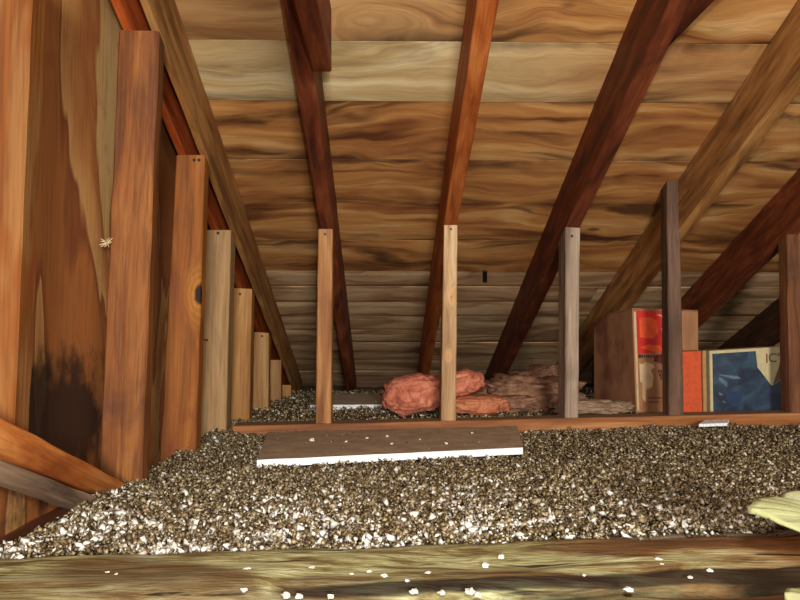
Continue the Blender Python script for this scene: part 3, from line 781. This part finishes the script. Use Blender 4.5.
def rect(u0, v0, u1, v1): return [(u0, v0), (u1, v0), (u1, v1), (u0, v1)]
def root(name, loc):
    o = bpy.data.objects.new(name, None); COL.objects.link(o); o.location = loc; o.empty_display_size = .05
    bpy.context.view_layer.update(); return o
# tall cardboard box
Yb = 2.84; zf = ins_z(1, 2.8)+.004
def at_z(p, z): q = Vector(p); q.z = z; return q
FLt, FRt = P(632, 309.5, Yb), P(698, 315.5, Yb+.03)
BLt, BRt = P(594, 329, 3.28), P(690, 318, 3.32)
FLb, FRb = at_z(P(636, 410, Yb), zf), at_z(P(698.5, 410, Yb+.03), zf)
BLb, BRb = at_z(P(594, 395, 3.28), zf), at_z(P(690, 395, 3.32), zf)
FRt.z = FLt.z-.006
cb = root('cardboard_box', (FLb+FRb)/2+Vector((0, .22, 0)))
tag(cb, 'tall tan cardboard box printed red, partly hidden by a dark knee-wall stud', 'box')
T = .004
def wallbox(name, a0, a1, b0, b1, mat, inward):
    """one panel of board: bottom a0-a1, top b0-b1, thickness inwards"""
    i = Vector(inward)*T
    return hexa(name, [a0, a1, a1+i, a0+i, b0, b1, b1+i, b0+i], mat, cb)
wallbox('front_panel', FLb, FRb, FLt, FRt, card, (0, 1, 0))
midL = FLt.lerp(BLt, .62); midL.z = FLt.z-.012
# the left side sags: two pieces in one mesh
i = Vector((1, 0, 0))*T; y4 = Vector((0, T, 0))
midb = FLb.lerp(BLb, .62)
vsd = [FLb+y4, midb, BLb, FLt+y4, midL, BLt]; vsd += [v+i for v in vsd]
o = mesh_obj('side_panel', vsd, [(0, 3, 4, 1), (1, 4, 5, 2), (7, 10, 9, 6), (8, 11, 10, 7), (3, 9, 10, 4), (4, 10, 11, 5), (0, 1, 7, 6), (1, 2, 8, 7), (0, 6, 9, 3), (2, 5, 11, 8)], card_d); adopt(o, cb)
wallbox('side_panel', FRb+y4, BRb, FRt+y4, BRt, card, (-1, 0, 0))
wallbox('back_panel', BLb+i, BRb-i, BLt+i, BRt-i, card, (0, -1, 0))
# closed top flaps, following the sag
e = Vector((0, 0, .0015))
o = mesh_obj('top_flap', [FLt+e, FRt+e, BRt+e, BLt+e, midL+e, FLt+e*3, FRt+e*3, BRt+e*3, BLt+e*3, midL+e*3],
             [(0, 4, 3, 2, 1), (5, 6, 7, 8, 9), (0, 1, 6, 5), (1, 2, 7, 6), (2, 3, 8, 7), (3, 4, 9, 8), (4, 0, 5, 9)], card_d); adopt(o, cb)
Q = [FLb, FRb, FRt, FLt]
face_panel('red_print', Q, [[(.06, .57), (.52, .59), (.52, .995), (.06, .99)]], red, cb)
face_panel('orange_print', Q, [[(.10, .73), (.30, .72), (.38, .78), (.36, .90), (.26, .93), (.10, .92)], [(.10, .63), (.34, .58), (.46, .60), (.40, .655), (.22, .66)]], oran, cb, .0016)
face_panel('cream_label', Q, [[(.11, .14), (.15, .10), (.17, .22), (.27, .25), (.29, .36), (.25, .41), (.31, .44), (.29, .47), (.18, .49), (.12, .47)], [(.43, .80), (.46, .86), (.47, .91), (.43, .94), (.36, .955), (.42, .96), (.48, .93), (.51, .87), (.49, .81)], [(.02, .02), (.05, .02), (.055, .98), (.02, .98)], [(.08, .30), (.13, .28), (.13, .46), (.08, .48)]], pale, cb, .0016)
marks = []
for j, (v0, u0, u1) in enumerate(((.545, .07, .42), (.40, .36, .50), (.365, .38, .52), (.335, .40, .50), (.14, .20, .42), (.10, .20, .36))):
    u = u0
    while u < u1:
        wd = random.uniform(.010, .028); hh = random.uniform(.012, .022)*(1.3 if j < 4 else .5)
        marks.append([(u, v0-hh*.5), (u+wd*.7, v0-hh*.7), (u+wd, v0+hh*.4), (u+wd*.3, v0+hh)]); u += wd+random.uniform(.004, .012)
marks.append([(.065, .545), (.08, .53), (.11, .53), (.12, .55), (.10, .565), (.075, .56)])
for mk in (marks[:-1], marks[-1:]): face_panel('printed_lettering', Q, mk, ink, cb, .0021)
face_panel('dark_print', Q, [[(.30, .50), (.44, .47), (.53, .49), (.53, .58), (.42, .57), (.34, .555)]], plain('maroon_print', (104, 44, 30), nscale=60, amt=.5), cb, .0014)

# orange box
def upright_box(name, tl, tr, Y0, Y1, depth, mat, label, cat, dz=0.0, lean=0.0):
    a, b = P(*tl, Y0), P(*tr, Y1); zb_ = zf
    A, B = at_z(a, zb_), at_z(b, zb_); A.x -= lean; B.x += 0; d = Vector((0, depth, 0))
    r = root(name, (A+B)/2); tag(r, label, cat)
    o = hexa('box_body', [A, B, B+d, A+d, a, b, b+d, a+d], mat, r, .0015)
    return r, o, [A, B, b, a]
ro, bo_, Qo = upright_box('orange_box', (676, 352), (701, 351), 2.72, 2.72, .14, plain('orange_card', (206, 78, 28), nscale=60, amt=.3, bump=.1), 'narrow orange box standing right of the tall cardboard box', 'box')
tan_edge = plain('tan_board_edge', (176, 132, 80), nscale=60, amt=.3)
rs_, bs_, Qs = upright_box('thin_board', (702.5, 351), (706, 350.5), 2.71, 2.71, .13, tan_edge, 'thin tan board edge squeezed between the orange and blue boxes', 'board')
navy = NT('navy_print'); tcn = navy.new('ShaderNodeTexCoord').outputs['Object']
nn = navy.noise(tcn, 16, 4, .6, 1.0)
navy.link(navy.ramp(nn, [(.35, rgba((18, 30, 48))), (.5, rgba((30, 50, 72))), (.66, rgba((46, 70, 88)))]), navy.b.inputs['Base Color']); navy.b.inputs['Roughness'].default_value = .45
cream = plain('cream_card', (196, 182, 138), nscale=40, amt=.2, bump=.05)
rb, bb, Qb = upright_box('blue_box', (709.5, 351), (786, 346.5), 2.70, 2.70, .10, cream, 'wide dark blue printed box with cream corner and border, on the far right', 'box')
face_panel('blue_picture', Qb, [[(.035, .02), (1.0, .02), (1.0, .58), (.80, .44), (.62, .72), (.60, .96), (.035, .955)]], navy.m, rb)
lb = plain('pale_blue_print', (92, 116, 132), nscale=30, amt=.5)
face_panel('pale_marks', Qb, [[(.12, .60), (.22, .52), (.22, .44), (.16, .50), (.11, .56)], [(.10, .64), (.36, .60), (.40, .56), (.30, .56), (.14, .62)], [(.11, .37), (.16, .34), (.15, .31), (.11, .33)], [(.15, .24), (.19, .22), (.18, .20)]], lb, rb, .0018)  # pale blue marks printed on the picture
face_panel('bright_blue_patch', Qb, [[(.20, .36), (.38, .38), (.42, .30), (.36, .16), (.28, .14), (.22, .24)]], plain('royal_blue', (24, 48, 86), amt=.3), rb, .0017)
face_panel('brown_corner', Qb, [[(.82, .46), (.98, .58), (.985, .90), (.95, .86)]], plain('brown_flap', (104, 78, 54)), rb, .0019)
def text(body, size, pos_uv, Qd, mat, parent):
    cu = bpy.data.curves.new('lettering', 'FONT'); cu.body = body; cu.size = size; cu.extrude = .0004
    t_ = bpy.data.objects.new('tmp', cu); COL.objects.link(t_)
    bpy.context.view_layer.update()
    me = bpy.data.meshes.new_from_object(t_.evaluated_get(bpy.context.evaluated_depsgraph_get())); bpy.data.objects.remove(t_)
    me.materials.clear(); me.materials.append(mat)
    o = bpy.data.objects.new('lettering', me); COL.objects.link(o)
    u, v = pos_uv; q = [Vector(x) for x in Qd]; p = q[0].lerp(q[1], u).lerp(q[3].lerp(q[2], u), v)
    o.location = p+Vector((0, -.0022, 0)); o.rotation_euler = (math.pi/2, 0, 0); adopt(o, parent)
text('1', .048, (.70, .78), Qb, plain('red_ink', (140, 60, 50)), rb)
text('C"', .046, (.76, .79), Qb, plain('grey_ink', (96, 92, 74)), rb)
